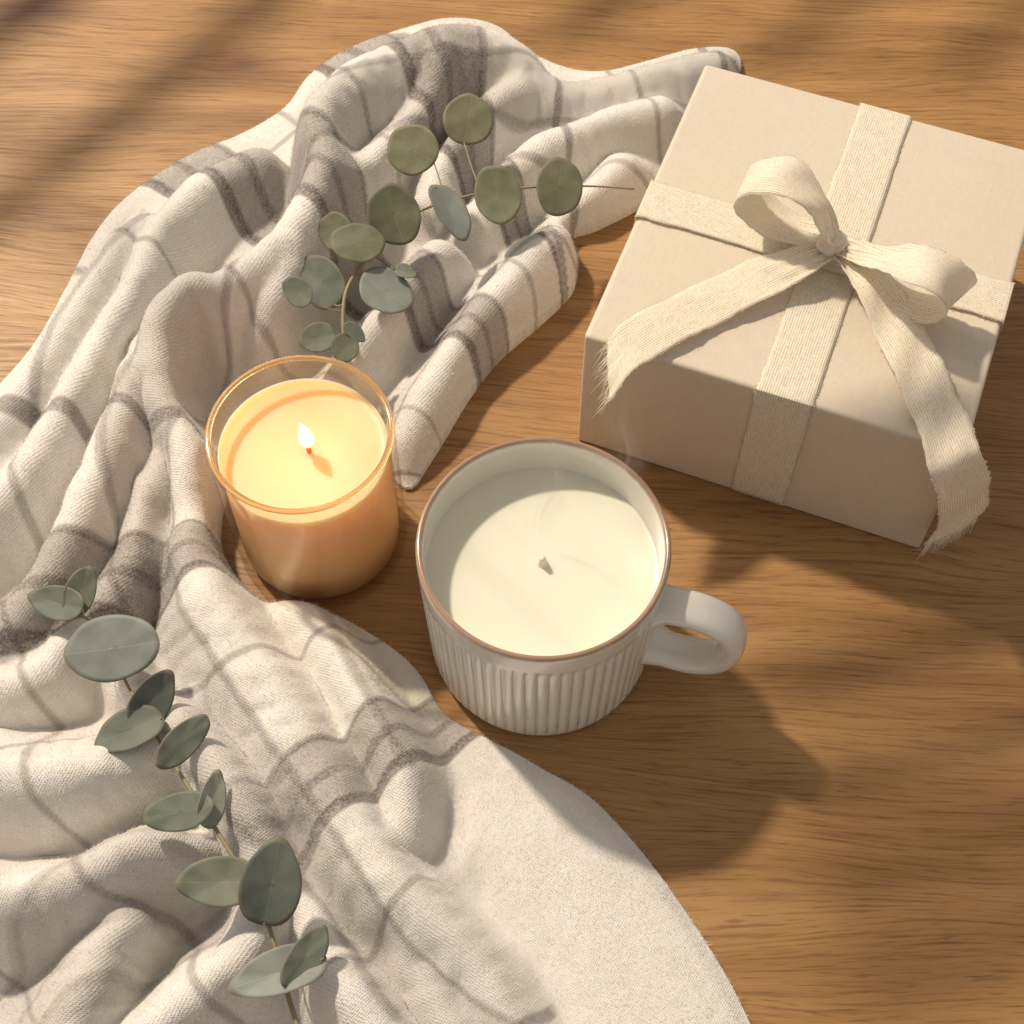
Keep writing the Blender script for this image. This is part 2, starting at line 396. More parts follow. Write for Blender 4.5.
p0=verts[vi]+np.c_[rng.rand(NF,2)*st-st/2,np.zeros(NF)]; dirn=vn[vi]*0.6+rng.randn(NF,3)*0.6; dirn/=np.linalg.norm(dirn,axis=1)[:,None]
ln=(0.07+0.14*rng.rand(NF)**2)[:,None]; sdv=np.cross(dirn,rng.randn(NF,3)); sdv/=np.linalg.norm(sdv,axis=1)[:,None]
fa=p0-sdv*0.007-vn[vi]*0.02; fb=p0+sdv*0.007-vn[vi]*0.02; fc=p0+dirn*ln
nb=len(verts)+len(low)
fib=np.empty((NF*3,3)); fib[0::3]=fa; fib[1::3]=fb; fib[2::3]=fc
fib[:,2]=np.maximum(fib[:,2],0.01)
fmask=np.repeat(mask[vi],3)
uvall=np.vstack([uvp,uvp[bv],np.repeat(uvp[vi],3,axis=0)])
mask=np.concatenate([mask,mask[bv],fmask])
verts=np.vstack([verts,low,fib])
ff=(nb+np.arange(NF*3).reshape(-1,3)).tolist()
faces=quads.tolist()+[(int(b_),int(a_),mp[int(a_)],mp[int(b_)]) for a_,b_ in bE]+ff
m,nt,b=new_mat("woven_plaid_flannel")
tco=N(nt,"ShaderNodeTexCoord").outputs['Object']; tuv=N(nt,"ShaderNodeTexCoord").outputs['UV']
at=N(nt,"ShaderNodeAttribute",attribute_name="stripe")
dn=N(nt,"ShaderNodeTexNoise",Scale=1.6,Detail=2.0); nt.links.new(tuv,dn.inputs[0])
dm=mixc(nt,0.10,tuv,dn.outputs[1],'ADD')
def wv(rot,sc):
    w=N(nt,"ShaderNodeTexWave",Scale=sc,Distortion=1.8,Detail=2.0); w.inputs['Detail Scale'].default_value=2.0
    nt.links.new(mapping(nt,dm,rot=(0,0,rot)),w.inputs[0]); return w.outputs['Fac']
wa=wv(math.radians(35),4.2); wb=wv(math.radians(125),4.2)
wsum=math_n(nt,'MAXIMUM',wa,wb)
fz=N(nt,"ShaderNodeTexNoise",Scale=900.0,Detail=3.0,Roughness=0.7); nt.links.new(tco,fz.inputs[0])
mz=N(nt,"ShaderNodeTexNoise",Scale=60.0,Detail=4.0); nt.links.new(tco,mz.inputs[0])
cream=ramp(nt,mz.outputs[0],[(0.3,(0.76,0.72,0.665)),(0.7,(0.83,0.795,0.74))])
fac=math_n(nt,'MULTIPLY',at.outputs['Fac'],ramp(nt,fz.outputs[0],[(0.3,(0.68,)*3),(0.62,(1.22,)*3)]).outputs[0])
cc=mixc(nt,math_n(nt,'MINIMUM',fac,1.0),cream.outputs[0],(0.155,0.122,0.110))
dk=ramp(nt,wsum,[(0.2,(0.82,)*3),(0.8,(1.0,)*3)])
cc=mixc(nt,0.7,cc,dk.outputs[0],'MULTIPLY')
fd=ramp(nt,fz.outputs[0],[(0.3,(0.84,)*3),(0.6,(1.0,)*3)])
cc=mixc(nt,0.7,cc,fd.outputs[0],'MULTIPLY')
nt.links.new(cc,b.inputs['Base Color']); b.inputs['Roughness'].default_value=0.95
b.inputs['Specular IOR Level'].default_value=0.1
b.inputs['Sheen Weight'].default_value=0.3; b.inputs['Sheen Roughness'].default_value=0.6
hh=math_n(nt,'ADD',math_n(nt,'MULTIPLY',wsum,0.6),math_n(nt,'MULTIPLY',fz.outputs[0],1.4)); hh=math_n(nt,'ADD',hh,math_n(nt,'MULTIPLY',mz.outputs[0],1.2))
bump(nt,b,hh,0.55,0.0006)
bl=mk("blanket",verts,faces,m,uvs=uvall)
a=bl.data.attributes.new("stripe",'FLOAT','POINT'); a.data.foreach_set("value",mask.astype(np.float32))
bl["label"]="rumpled cream flannel blanket with taupe plaid on the table"; bl["category"]="blanket"
# ------------------------------------------------------------------ ribbed mug candle
m,nt,b=new_mat("cream_glaze")
tc=N(nt,"ShaderNodeTexCoord").outputs['Object']
sp=N(nt,"ShaderNodeSeparateXYZ"); nt.links.new(tc,sp.inputs[0])
nz=N(nt,"ShaderNodeTexNoise",Scale=180.0,Detail=3.0); nt.links.new(tc,nz.inputs[0])
zz=math_n(nt,'ADD',sp.outputs[2],math_n(nt,'MULTIPLY',math_n(nt,'SUBTRACT',nz.outputs[0],.5),0.0012))
rz=ramp(nt,math_n(nt,'MULTIPLY',zz,10),[(0.0,(0.50,0.45,0.38)),(0.04,(0.70,0.67,0.61)),(0.758,(0.72,0.69,0.63)),(0.773,(0.33,0.21,0.14)),(0.79,(0.36,0.23,0.15))])
ang=math_n(nt,'ARCTAN2',sp.outputs[1],sp.outputs[0]); fl_=math_n(nt,'ABSOLUTE',math_n(nt,'SINE',math_n(nt,'MULTIPLY',ang,33.0)))
fr_=ramp(nt,fl_,[(0.0,(0.80,0.76,0.70)),(0.5,(1,1,1))]); zlim=ramp(nt,math_n(nt,'MULTIPLY',sp.outputs[2],10),[(0.54,(1,)*3),(0.58,(0,)*3)])
nt.links.new(mixc(nt,zlim.outputs[0],rz.outputs[0],mixc(nt,1.0,rz.outputs[0],fr_.outputs[0],'MULTIPLY')),b.inputs['Base Color']); b.inputs['Roughness'].default_value=0.2; b.inputs['Coat Weight'].default_value=0.6; b.inputs['Coat Roughness'].default_value=0.06
glaze=m
m,nt,b=new_mat("handle_glaze")
b.inputs['Base Color'].default_value=(0.72,0.69,0.63,1); b.inputs['Roughness'].default_value=0.18; b.inputs['Coat Weight'].default_value=0.8; b.inputs['Coat Roughness'].default_value=0.04
hglaze=m
mug=empty("mug_candle",(1.1,-5.75,0),0,"cream ribbed ceramic mug filled with pale wax on the table","mug")
NR=66; seg=NR*8
prof=[(3.75,0.12),(3.95,0.02),(4.12,0.10),(4.2,0.3)]
for z in np.linspace(0.5,6.45,26): prof.append((4.22+0.22*(z/6.7),z))
prof+=[(4.46,6.6),(4.47,6.8),(4.475,7.1),(4.48,7.4),(4.48,7.60),(4.46,7.70),(4.41,7.76),(4.34,7.77),(4.28,7.73),(4.24,7.64),(4.21,7.4),(4.2,7.0),(4.18,6.5),(4.15,5.8)]
def rf(r,z,i,a):
    if 0.3<=z<=6.55 and i<31:
        amp=0.13*min(1,(z-0.3)/0.5)*min(1,max(0,(6.55-z)/0.35))
        s=abs(math.sin(a*NR/2))
        return r+amp*(s**0.6*1.0-0.7)
    return r
V,Fc=lathe(prof,seg,rf); cap(V,Fc,0,seg,0.12,True)
mk("mug_body",V,Fc,glaze,mug)
ha=math.radians(-19)
hc=[(4.25,5.75),(5.0,6.1),(6.1,6.15),(6.95,5.7),(7.3,4.65),(7.0,3.5),(6.2,2.75),(5.2,2.5),(4.2,2.65)]
P=catmull(hc,8); V=[];Fc=[]; sg=20
for i in range(len(P)):
    t=P[min(i+1,len(P)-1)]-P[max(i-1,0)]; t/=np.linalg.norm(t); nrm=np.array([t[1],-t[0]])
    fl=1+0.35*(max(0,1-i/6)+max(0,1-(len(P)-1-i)/6))
    for k in range(sg):
        a=2*math.pi*k/sg; ca,sa=math.cos(a),math.sin(a)
        ca=math.copysign(abs(ca)**0.8,ca); sa=math.copysign(abs(sa)**0.8,sa)
        r_=P[i,0]-nrm[0]*ca*0.42*fl; z_=P[i,1]-nrm[1]*ca*0.42*fl; w_=sa*0.72*fl
        V.append((r_*math.cos(ha)-w_*math.sin(ha), r_*math.sin(ha)+w_*math.cos(ha), z_))
for i in range(len(P)-1):
    for k in range(sg):
        k2=(k+1)%sg; Fc.append((i*sg+k,i*sg+k2,(i+1)*sg+k2,(i+1)*sg+k))
mk("handle",V,Fc,hglaze,mug)
m,nt,b=new_mat("pale_wax")
b.inputs['Base Color'].default_value=(0.78,0.765,0.625,1); b.inputs['Roughness'].default_value=0.36
b.inputs['Subsurface Weight'].default_value=0.35; b.inputs['Subsurface Radius'].default_value=(1,0.8,0.5); b.inputs['Subsurface Scale'].default_value=0.006
tc=N(nt,"ShaderNodeTexCoord").outputs['Object']; nz=N(nt,"ShaderNodeTexNoise",Scale=45.0,Detail=2.0); nt.links.new(tc,nz.inputs[0]); bump(nt,b,nz.outputs[0],0.12,0.002)
pw=m
def disc_wax(R,z0,z1,men=0.08,dip=0.0):
    pr=[(R,z0)]+[(R,z) for z in np.linspace(z0,z1+men,5)[1:]]+[(R-0.06,z1+men*0.5),(R-0.18,z1+0.01),(R-0.4,z1),(R*0.6,z1-dip*0.3),(R*0.3,z1-dip*0.8),(0.3,z1-dip)]
    V,Fc=lathe(pr,96); cap(V,Fc,0,96,z0,True); cap(V,Fc,(len(pr)-1)*96,96,z1-dip); return V,Fc
V,Fc=disc_wax(4.22,0.9,6.0,0.1); mk("wax",V,Fc,pw,mug)
m,nt,b=new_mat("waxed_wick"); b.inputs['Base Color'].default_value=(0.80,0.74,0.6,1); b.inputs['Roughness'].default_value=0.7
V,Fc=tube([(0,0.15,5.85),(0.0,.15,6.1),(0.0,.12,6.35),(-.02,.1,6.5)],[0.28,0.17,0.13,0.10],10); mk("wick",V,Fc,m,mug)
m=bpy.data.materials.new("thin_vapour"); m.use_nodes=True; nt=m.node_tree; nt.nodes.clear()
out=N(nt,"ShaderNodeOutputMaterial"); mx=N(nt,"ShaderNodeMixShader"); tr=N(nt,"ShaderNodeBsdfTransparent"); df=N(nt,"ShaderNodeBsdfTranslucent"); df.inputs[0].default_value=(1,1,1,1)
df2=N(nt,"ShaderNodeBsdfDiffuse"); ad=N(nt,"ShaderNodeMixShader"); nt.links.new(df.outputs[0],ad.inputs[1]); nt.links.new(df2.outputs[0],ad.inputs[2])
uv=N(nt,"ShaderNodeTexCoord").outputs['UV']; sp=N(nt,"ShaderNodeSeparateXYZ"); nt.links.new(uv,sp.inputs[0])
nz=N(nt,"ShaderNodeTexNoise",Scale=1.0,Detail=3.0,Distortion=1.0); nt.links.new(mapping(nt,uv,scale=(2.2,1.1,1)),nz.inputs[0])
ex=ramp(nt,sp.outputs[0],[(0.0,(0,)*3),(0.3,(.45,)*3),(0.5,(1,)*3),(0.7,(.45,)*3),(1.0,(0,)*3)]); ey=ramp(nt,sp.outputs[1],[(0.0,(0,)*3),(0.25,(1,)*3),(0.6,(.7,)*3),(1.0,(0,)*3)])
al=math_n(nt,'MULTIPLY',math_n(nt,'MULTIPLY',ex.outputs[0],ey.outputs[0]),ramp(nt,nz.outputs[0],[(0.30,(0.04,)*3),(0.65,(0.34,)*3)]).outputs[0])
nt.links.new(al,mx.inputs[0]); nt.links.new(tr.outputs[0],mx.inputs[1]); nt.links.new(ad.outputs[0],mx.inputs[2]); nt.links.new(mx.outputs[0],out.inputs[0])
for pts,wd_ in (([(-.1,.6,6.6),(0,1.2,7.6),(.4,1.6,8.8),(.3,2.0,10.0),(.0,2.2,11.0)],1.6),([(2.5,2.6,7.2),(3.0,2.9,8.2),(2.9,3.3,9.3),(2.6,3.7,10.4),(2.8,4.0,11.6)],1.7)):
    A=catmull(pts,8); V=[];Fc=[];UV=[]
    for i,p in enumerate(A):
        for k in range(9):
            f=k/8-.5; V.append((p[0]+f*wd_,p[1]+0.25*math.sin(f*6+i*.2),p[2])); UV.append((k/8,i/(len(A)-1)))
    for i in range(len(A)-1):
        for k in range(8): Fc.append((i*9+k,i*9+k+1,(i+1)*9+k+1,(i+1)*9+k))
    mk("steam",V,Fc,m,mug,uvs=UV)
# ------------------------------------------------------------------ glass candle
gc=empty("glass_candle",(-7.75,-1.1,0),0,"lit honey wax candle in clear glass on the table","candle")
def glass_mat(name,tint,edge):
    m=bpy.data.materials.new(name); m.use_nodes=True; nt=m.node_tree; nt.nodes.clear()
    out=N(nt,"ShaderNodeOutputMaterial"); mx=N(nt,"ShaderNodeMixShader"); tr=N(nt,"ShaderNodeBsdfTransparent"); gl=N(nt,"ShaderNodeBsdfGlossy"); gl.inputs['Roughness'].default_value=0.03
    lw=N(nt,"ShaderNodeLayerWeight"); lw.inputs[0].default_value=0.25
    tcol=ramp(nt,lw.outputs['Facing'],[(0.0,tint),(0.7,tint),(1.0,edge)]); nt.links.new(tcol.outputs[0],tr.inputs[0])
    rp=ramp(nt,lw.outputs['Facing'],[(0.0,(0.04,)*3),(0.6,(0.12,)*3),(1.0,(0.8,)*3)])
    nt.links.new(rp.outputs[0],mx.inputs[0]); nt.links.new(tr.outputs[0],mx.inputs[1]); nt.links.new(gl.outputs[0],mx.inputs[2]); nt.links.new(mx.outputs[0],out.inputs[0])
    return m
glass=glass_mat("clear_glass",(0.985,0.955,0.90),(0.85,0.68,0.42))
pr=[(3.0,0.06),(3.25,0.0),(3.40,0.08),(3.45,0.25)]+[(3.46,z) for z in np.linspace(0.6,7.5,12)]+[(3.45,7.65),(3.40,7.74),(3.34,7.76),(3.28,7.73),(3.24,7.63),(3.22,7.4)]+[(3.21,z) for z in np.linspace(7.1,0.7,10)]+[(3.12,0.52),(2.8,0.46)]
V,Fc=lathe(pr,128); cap(V,Fc,0,128,0.10,True); cap(V,Fc,(len(pr)-1)*128,128,0.46)
mk("glass_jar",V,Fc,glass,gc)
m=bpy.data.materials.new("gold_highlight_rim"); m.use_nodes=True; nt=m.node_tree; b=nt.nodes["Principled BSDF"]
b.inputs['Base Color'].default_value=(0.90,0.68,0.38,1); b.inputs['Roughness'].default_value=0.08; b.inputs['Transmission Weight'].default_value=0.8; b.inputs['IOR'].default_value=1.45  # clear rim: its golden highlights are put into the amber base colour
def ring(R,r0,r1,z,seg=128,k_=10):
    tv=[];tf=[]
    for i in range(seg):
        a=2*math.pi*i/seg
        for k in range(k_):
            q=2*math.pi*k/k_; r_=R+r0*math.cos(q); tv.append((r_*math.cos(a),r_*math.sin(a),z+r1*math.sin(q)))
    for i in range(seg):
        for k in range(k_):
            tf.append((i*k_+k,((i+1)%seg)*k_+k,((i+1)%seg)*k_+(k+1)%k_,i*k_+(k+1)%k_))
    return tv,tf
tv,tf=ring(3.34,0.12,0.08,7.72); mk("rim",tv,tf,m,gc)
m,nt,b=new_mat("honey_wax")
b.inputs['Base Color'].default_value=(0.88,0.59,0.34,1); b.inputs['Roughness'].default_value=0.42; b.inputs['Specular IOR Level'].default_value=0.3
b.inputs['Subsurface Weight'].default_value=0.8; b.inputs['Subsurface Radius'].default_value=(1,0.5,0.2); b.inputs['Subsurface Scale'].default_value=0.028
tc=N(nt,"ShaderNodeTexCoord").outputs['Object']; nz=N(nt,"ShaderNodeTexNoise",Scale=40.0,Detail=2.0); nt.links.new(tc,nz.inputs[0]); bump(nt,b,nz.outputs[0],0.1,0.002)
V,Fc=disc_wax(3.17,0.56,6.5,0.12,0.12); mk("wax",V,Fc,m,gc)
m,nt,b=new_mat("burning_wick"); b.inputs['Base Color'].default_value=(0.10,0.04,0.02,1); b.inputs['Emission Color'].default_value=(1,0.10,0.02,1)
b.inputs['Emission Strength'].default_value=0.8
V,Fc=tube([(0.2,0,6.2),(0.2,0,6.5),(.18,0,6.8),(.23,0,7.05)],[0.10,0.09,0.08,0.06],8); mk("wick",V,Fc,m,gc)
m=bpy.data.materials.new("flame_glow"); m.use_nodes=True; nt=m.node_tree; nt.nodes.clear()
out=N(nt,"ShaderNodeOutputMaterial"); em=N(nt,"ShaderNodeEmission"); em.inputs[1].default_value=3.2
tr=N(nt,"ShaderNodeBsdfTransparent"); mx=N(nt,"ShaderNodeMixShader")
tcn=N(nt,"ShaderNodeTexCoord"); sp=N(nt,"ShaderNodeSeparateXYZ"); nt.links.new(tcn.outputs['Generated'],sp.inputs[0])
cr_=ramp(nt,sp.outputs[2],[(0.0,(1.0,0.22,0.05)),(0.2,(1.0,0.45,0.15)),(0.42,(1,0.85,0.60)),(0.8,(1,0.8,0.5)),(1.0,(1,0.55,0.2))]); nt.links.new(cr_.outputs[0],em.inputs[0])
al=ramp(nt,sp.outputs[2],[(0.0,(0.08,)*3),(0.3,(0.9,)*3),(0.85,(1,)*3),(1.0,(.5,)*3)])
nt.links.new(al.outputs[0],mx.inputs[0]); nt.links.new(tr.outputs[0],mx.inputs[1]); nt.links.new(em.outputs[0],mx.inputs[2]); nt.links.new(mx.outputs[0],out.inputs[0])
pr=[(0.05,0),(0.16,0.12),(0.25,0.32),(0.28,0.52),(0.25,0.78),(0.18,1.05),(0.10,1.3),(0.04,1.5),(0.005,1.62)]
pr=catmull(pr,3)
V,Fc=lathe([(r,z+6.75) for r,z in pr],24); V=[(x+.22-0.05*(z-6.7)**2,y,z) for x,y,z in V]
mk("flame",V,Fc,m,gc)
# ------------------------------------------------------------------ gift box
ROT=math.radians(-21); BC=(12.45,8.14)
gb=empty("gift_box",(BC[0],BC[1],0),ROT,"square beige gift box tied with cream ribbon bow","gift box")
def Lc(px,py,z):
    x,y=S(px,py,z); dx,dy=x-BC[0],y-BC[1]
    return (dx*math.cos(-ROT)-dy*math.sin(-ROT), dx*math.sin(-ROT)+dy*math.cos(-ROT), z)
def fabric_mat(name,c1,c2,sc,bs,rough=0.75):
    m,nt,b=new_mat(name); tc=N(nt,"ShaderNodeTexCoord").outputs['Object']
    n1=N(nt,"ShaderNodeTexNoise",Scale=1.0,Detail=3.0); nt.links.new(mapping(nt,tc,scale=(sc*0.15,sc,sc)),n1.inputs[0])
    n2=N(nt,"ShaderNodeTexNoise",Scale=1.0,Detail=3.0); nt.links.new(mapping(nt,tc,scale=(sc,sc*0.15,sc*0.15)),n2.inputs[0])
    n3=N(nt,"ShaderNodeTexNoise",Scale=12.0,Detail=3.0); nt.links.new(tc,n3.inputs[0])
    s=math_n(nt,'MULTIPLY',math_n(nt,'ADD',n1.outputs[0],n2.outputs[0]),0.5)
    r=ramp(nt,s,[(0.35,c1),(0.65,c2)]); r3=ramp(nt,n3.outputs[0],[(0.3,(0.94,)*3),(0.7,(1,)*3)])
    nt.links.new(mixc(nt,1.0,r.outputs[0],r3.outputs[0],'MULTIPLY'),b.inputs['Base Color']); b.inputs['Roughness'].default_value=rough
    b.inputs['Specular IOR Level'].default_value=0.3
    bump(nt,b,s,bs,0.0004); return m
paper=fabric_mat("beige_linen_paper",(0.60,0.52,0.415),(0.65,0.57,0.46),1000,0.3,0.5)
import bmesh
bm=bmesh.new(); bmesh.ops.create_cube(bm,size=1.0)
for v in bm.verts: v.co=Vector((v.co.x*14.8*CM,v.co.y*15.6*CM,(v.co.z+0.5)*7.4*CM))
bmesh.ops.bevel(bm,geom=bm.edges[:],offset=0.0022,segments=4,profile=0.6,affect='EDGES')
me=bpy.data.meshes.new("box_body"); bm.to_mesh(me); bm.free(); me.materials.append(paper)
me.polygons.foreach_set("use_smooth",[True]*len(me.polygons))
bo=bpy.data.objects.new("box_body",me); COL.objects.link(bo); bo.parent=gb
wn=bo.modifiers.new("wn",'WEIGHTED_NORMAL'); wn.keep_sharp=False; wn.weight=100
m,nt,b=new_mat("cream_ribbon"); uv=N(nt,"ShaderNodeTexCoord").outputs['UV']
w1=N(nt,"ShaderNodeTexWave",Scale=3.2,Distortion=1.0,Detail=1.0); w1.bands_direction='X'; nt.links.new(uv,w1.inputs[0])
w2=N(nt,"ShaderNodeTexNoise",Scale=1.0,Detail=3.0); nt.links.new(mapping(nt,uv,scale=(22,2.0,1)),w2.inputs[0])
w3=N(nt,"ShaderNodeTexNoise",Scale=1.0,Detail=2.0); nt.links.new(mapping(nt,uv,scale=(3,24,1)),w3.inputs[0])
s=math_n(nt,'ADD',math_n(nt,'MULTIPLY',w1.outputs['Fac'],0.40),math_n(nt,'ADD',math_n(nt,'MULTIPLY',w2.outputs[0],0.8),math_n(nt,'MULTIPLY',w3.outputs[0],0.9)))
r=ramp(nt,math_n(nt,'MULTIPLY',s,0.49),[(0.32,(0.70,0.61,0.47)),(0.50,(0.87,0.80,0.66)),(0.66,(0.92,0.86,0.73))])
nt.links.new(r.outputs[0],b.inputs['Base Color']); b.inputs['Roughness'].default_value=0.7; b.inputs['Sheen Weight'].default_value=0.25
bump(nt,b,s,0.4,0.0005)
tl=N(nt,"ShaderNodeBsdfTranslucent"); tl.inputs[0].default_value=(0.92,0.83,0.66,1); mx=N(nt,"ShaderNodeMixShader"); mx.inputs[0].default_value=0.22
trp=N(nt,"ShaderNodeBsdfTransparent"); mx2=N(nt,"ShaderNodeMixShader")
gap=ramp(nt,math_n(nt,'MULTIPLY',s,0.49),[(0.36,(0.34,)*3),(0.56,(0.06,)*3)]); nt.links.new(gap.outputs[0],mx2.inputs[0])
outn=[n for n in nt.nodes if n.type=='OUTPUT_MATERIAL'][0]
nt.links.new(b.outputs[0],mx.inputs[1]); nt.links.new(tl.outputs[0],mx.inputs[2]); nt.links.new(mx.outputs[0],mx2.inputs[1]); nt.links.new(trp.outputs[0],mx2.inputs[2]); nt.links.new(mx2.outputs[0],outn.inputs[0])
rib=m
def ribbon(name,pts,sides,width,par,n=8,curl=0.0,frn=0,slant=0.0,wav=0.03,edge=14,thick=0.02):
    sides=[np.array(s_,float)/np.linalg.norm(s_) for s_ in sides]
    if len(sides)==1: sides=sides*len(pts)
    widths=width if isinstance(width,(list,tuple)) else [width]*len(pts)
    A=catmull([list(p)+list(s_)+[w] for p,s_,w in zip(pts,sides,widths)],n)
    K=13; V=[];UV=[];Fc=[]; L=0
    for i in range(len(A)):
        p=A[i,:3]; s_=A[i,3:6]; s_=s_/np.linalg.norm(s_); w=A[i,6]
        t=A[min(i+1,len(A)-1),:3]-A[max(i-1,0),:3]; t/=np.linalg.norm(t)+1e-9
        nrm=np.cross(s_,t); nrm/=np.linalg.norm(nrm)+1e-9
        if i: L+=np.linalg.norm(p-A[i-1,:3])
        pinch=max(0,1-w/1.9)
        for k in range(K):
            f=k/(K-1)-0.5
            jit=(0.02*math.sin(L*9+k*50)+0.015*rng.randn())*(1 if k in (0,K-1) else 0)
            q=p+s_*(w*f+jit)+nrm*(curl*(0.25-f*f)*4*w*0.1+wav*math.sin(L*2.3+f*5)*min(1,L/2)+pinch*0.26*math.cos(f*4*math.pi*1.5+.4))
            if slant: q=q+t*slant*f*w*(i/(len(A)-1))
            V.append(tuple(q)); UV.append((f*w,L))
    for i in range(len(A)-1):
        for k in range(K-1):
            Fc.append((i*K+k,i*K+k+1,(i+1)*K+k+1,(i+1)*K+k))
    def fibre(p,dv,hw):
        b0=len(V)
        for q in (p-hw,p+hw,p+dv+hw*0.3,p+dv-hw*0.3): V.append(tuple(q)); UV.append((0,L))
        Fc.append((b0,b0+1,b0+2,b0+3))
    if edge:
        for i in range(len(A)-1):
            for j in range(int(edge/ n)+1):
                for k in (0,K-1):
                    fr=rng.rand(); p=np.array(V[i*K+k])*(1-fr)+np.array(V[(i+1)*K+k])*fr
                    s_=A[i,3:6]*(1 if k else -1); t=(np.array(V[(i+1)*K+k])-np.array(V[i*K+k])); t/=np.linalg.norm(t)+1e-9
                    fibre(p,s_*(0.02+0.06*rng.rand())+t*(rng.rand()-.5)*0.14,t*0.008)
    if frn:
        e=len(A)-1; t=A[e,:3]-A[e-1,:3]; t/=np.linalg.norm(t)
        for j in range(frn):
            f=rng.rand()*(K-1); k=min(int(f),K-2); fr=f-k
            p=np.array(V[e*K+k])*(1-fr)+np.array(V[e*K+k+1])*fr
            sd_=np.array(sides[-1]); l_=0.2+0.9*rng.rand()**1.5
            fibre(p-t*0.05,t*l_+sd_*(rng.rand()-.5)*0.4+np.array([0,0,1])*(rng.rand()-.5)*0.12,sd_*0.014)
    o=mk(name,V,Fc,rib,par,uvs=UV)
    md=o.modifiers.new("thickness",'SOLIDIFY'); md.thickness=thick*CM; md.offset=0.0
    return o
g_=0.06; T=7.4
def band(name,axis,off,half,wd):
    z0=0.15
    pr=[(-half-g_,z0),(-half-g_,2.5),(-half-g_,5),(-half-g_,T-0.25),(-half-g_+0.08,T-0.02),(-half+0.3,T+g_),(-half*0.5,T+g_),(0,T+g_),(half*0.5,T+g_),(half-0.3,T+g_),(half+g_-0.08,T-0.02),(half+g_,T-0.25),(half+g_,5),(half+g_,2.5),(half+g_,z0)]
    if axis=='y': pts=[(off,a_,z) for a_,z in pr]; sd_=[(1,0,0)]
    else: pts=[(a_,off,z) for a_,z in pr]; sd_=[(0,-1,0)]
    return ribbon(name,pts,sd_,wd,gb,n=6,wav=0.0)
band("ribbon_band",'y',0.55,7.8,2.2)
T+=0.07; band("ribbon_band",'x',-0.5,7.4,2.0); T-=0.07
bow=bpy.data.objects.new("bow",None); COL.objects.link(bow); bow.parent=gb; bow.empty_display_size=0.01
def LL(l): return [Lc(*p) for p in l]
def vdir(p,q):
    return np.array(q)-np.array(p)
pl=LL([(832,243,8.2),(800,232,8.05),(765,214,8.4),(744,194,9.4),(752,178,10.4),(786,176,11.0),(818,202,10.3),(833,238,8.9)])
d=vdir(pl[0],pl[3]); sdv=np.cross([0,0,1],[d[0],d[1],0])
ribbon("ribbon_loop",pl,[sdv],[0.8,1.5,2.0,2.1,2.1,2.0,1.5,0.8],bow,curl=0.8,wav=.07)
pr_=LL([(835,246,8.2),(872,256,9.3),(912,262,10.4),(946,276,10.4),(962,298,9.3),(940,309,8.4),(895,294,8.05),(850,262,8.2)])
d=vdir(pr_[0],pr_[4]); sdv=np.cross([0,0,1],[d[0],d[1],0])
ribbon("ribbon_loop",pr_,[sdv],[0.8,1.3,1.9,2.0,1.9,1.8,1.4,0.9],bow,curl=0.8,wav=.07)
pt=LL([(830,250,8.2),(800,262,8.35),(755,281,7.95),(705,305,7.75),(655,330,7.78),(625,350,7.7),(608,372,7.3)])
d=vdir(pt[0],pt[5]); sdv=np.cross([0,0,1],[d[0],d[1],0])
ribbon("ribbon_tail",pt,[sdv],[0.8,1.5,1.9,2.0,2.0,1.9,1.6],bow,frn=60,slant=0.8,wav=0.06)
pt=LL([(838,250,8.2),(868,275,8.6),(893,318,8.1),(918,368,7.8),(940,418,7.8),(956,462,7.65),(964,488,6.0),(962,512,4.0),(952,532,2.7)])
s1=np.cross([0,0,1],np.append((np.array(pt[5])-np.array(pt[1]))[:2],0))
ribbon("ribbon_tail",pt,[s1],[0.8,1.5,1.9,2.0,2.0,2.1,2.1,2.0,1.8],bow,frn=150,slant=-0.7,wav=0.08)
kc=Lc(832,244,8.35); V=[];Fc=[]
for i in range(25):
    v_=math.pi*i/24
    for k in range(32):
        a=2*math.pi*k/32
        r_=1+0.07*math.sin(a*2+v_*9)+0.06*math.sin(v_*14)+0.04*math.sin(a*7)
        V.append((kc[0]+0.60*r_*math.sin(v_)*math.cos(a),kc[1]+0.66*r_*math.sin(v_)*math.sin(a),kc[2]+0.48*r_*math.cos(v_)))
for i in range(24):
    for k in range(32): Fc.append((i*32+k,i*32+(k+1)%32,(i+1)*32+(k+1)%32,(i+1)*32+k))
mk("knot",V,Fc,rib,bow,uvs=[(v[0]*1.5,v[2]*1.5) for v in V])
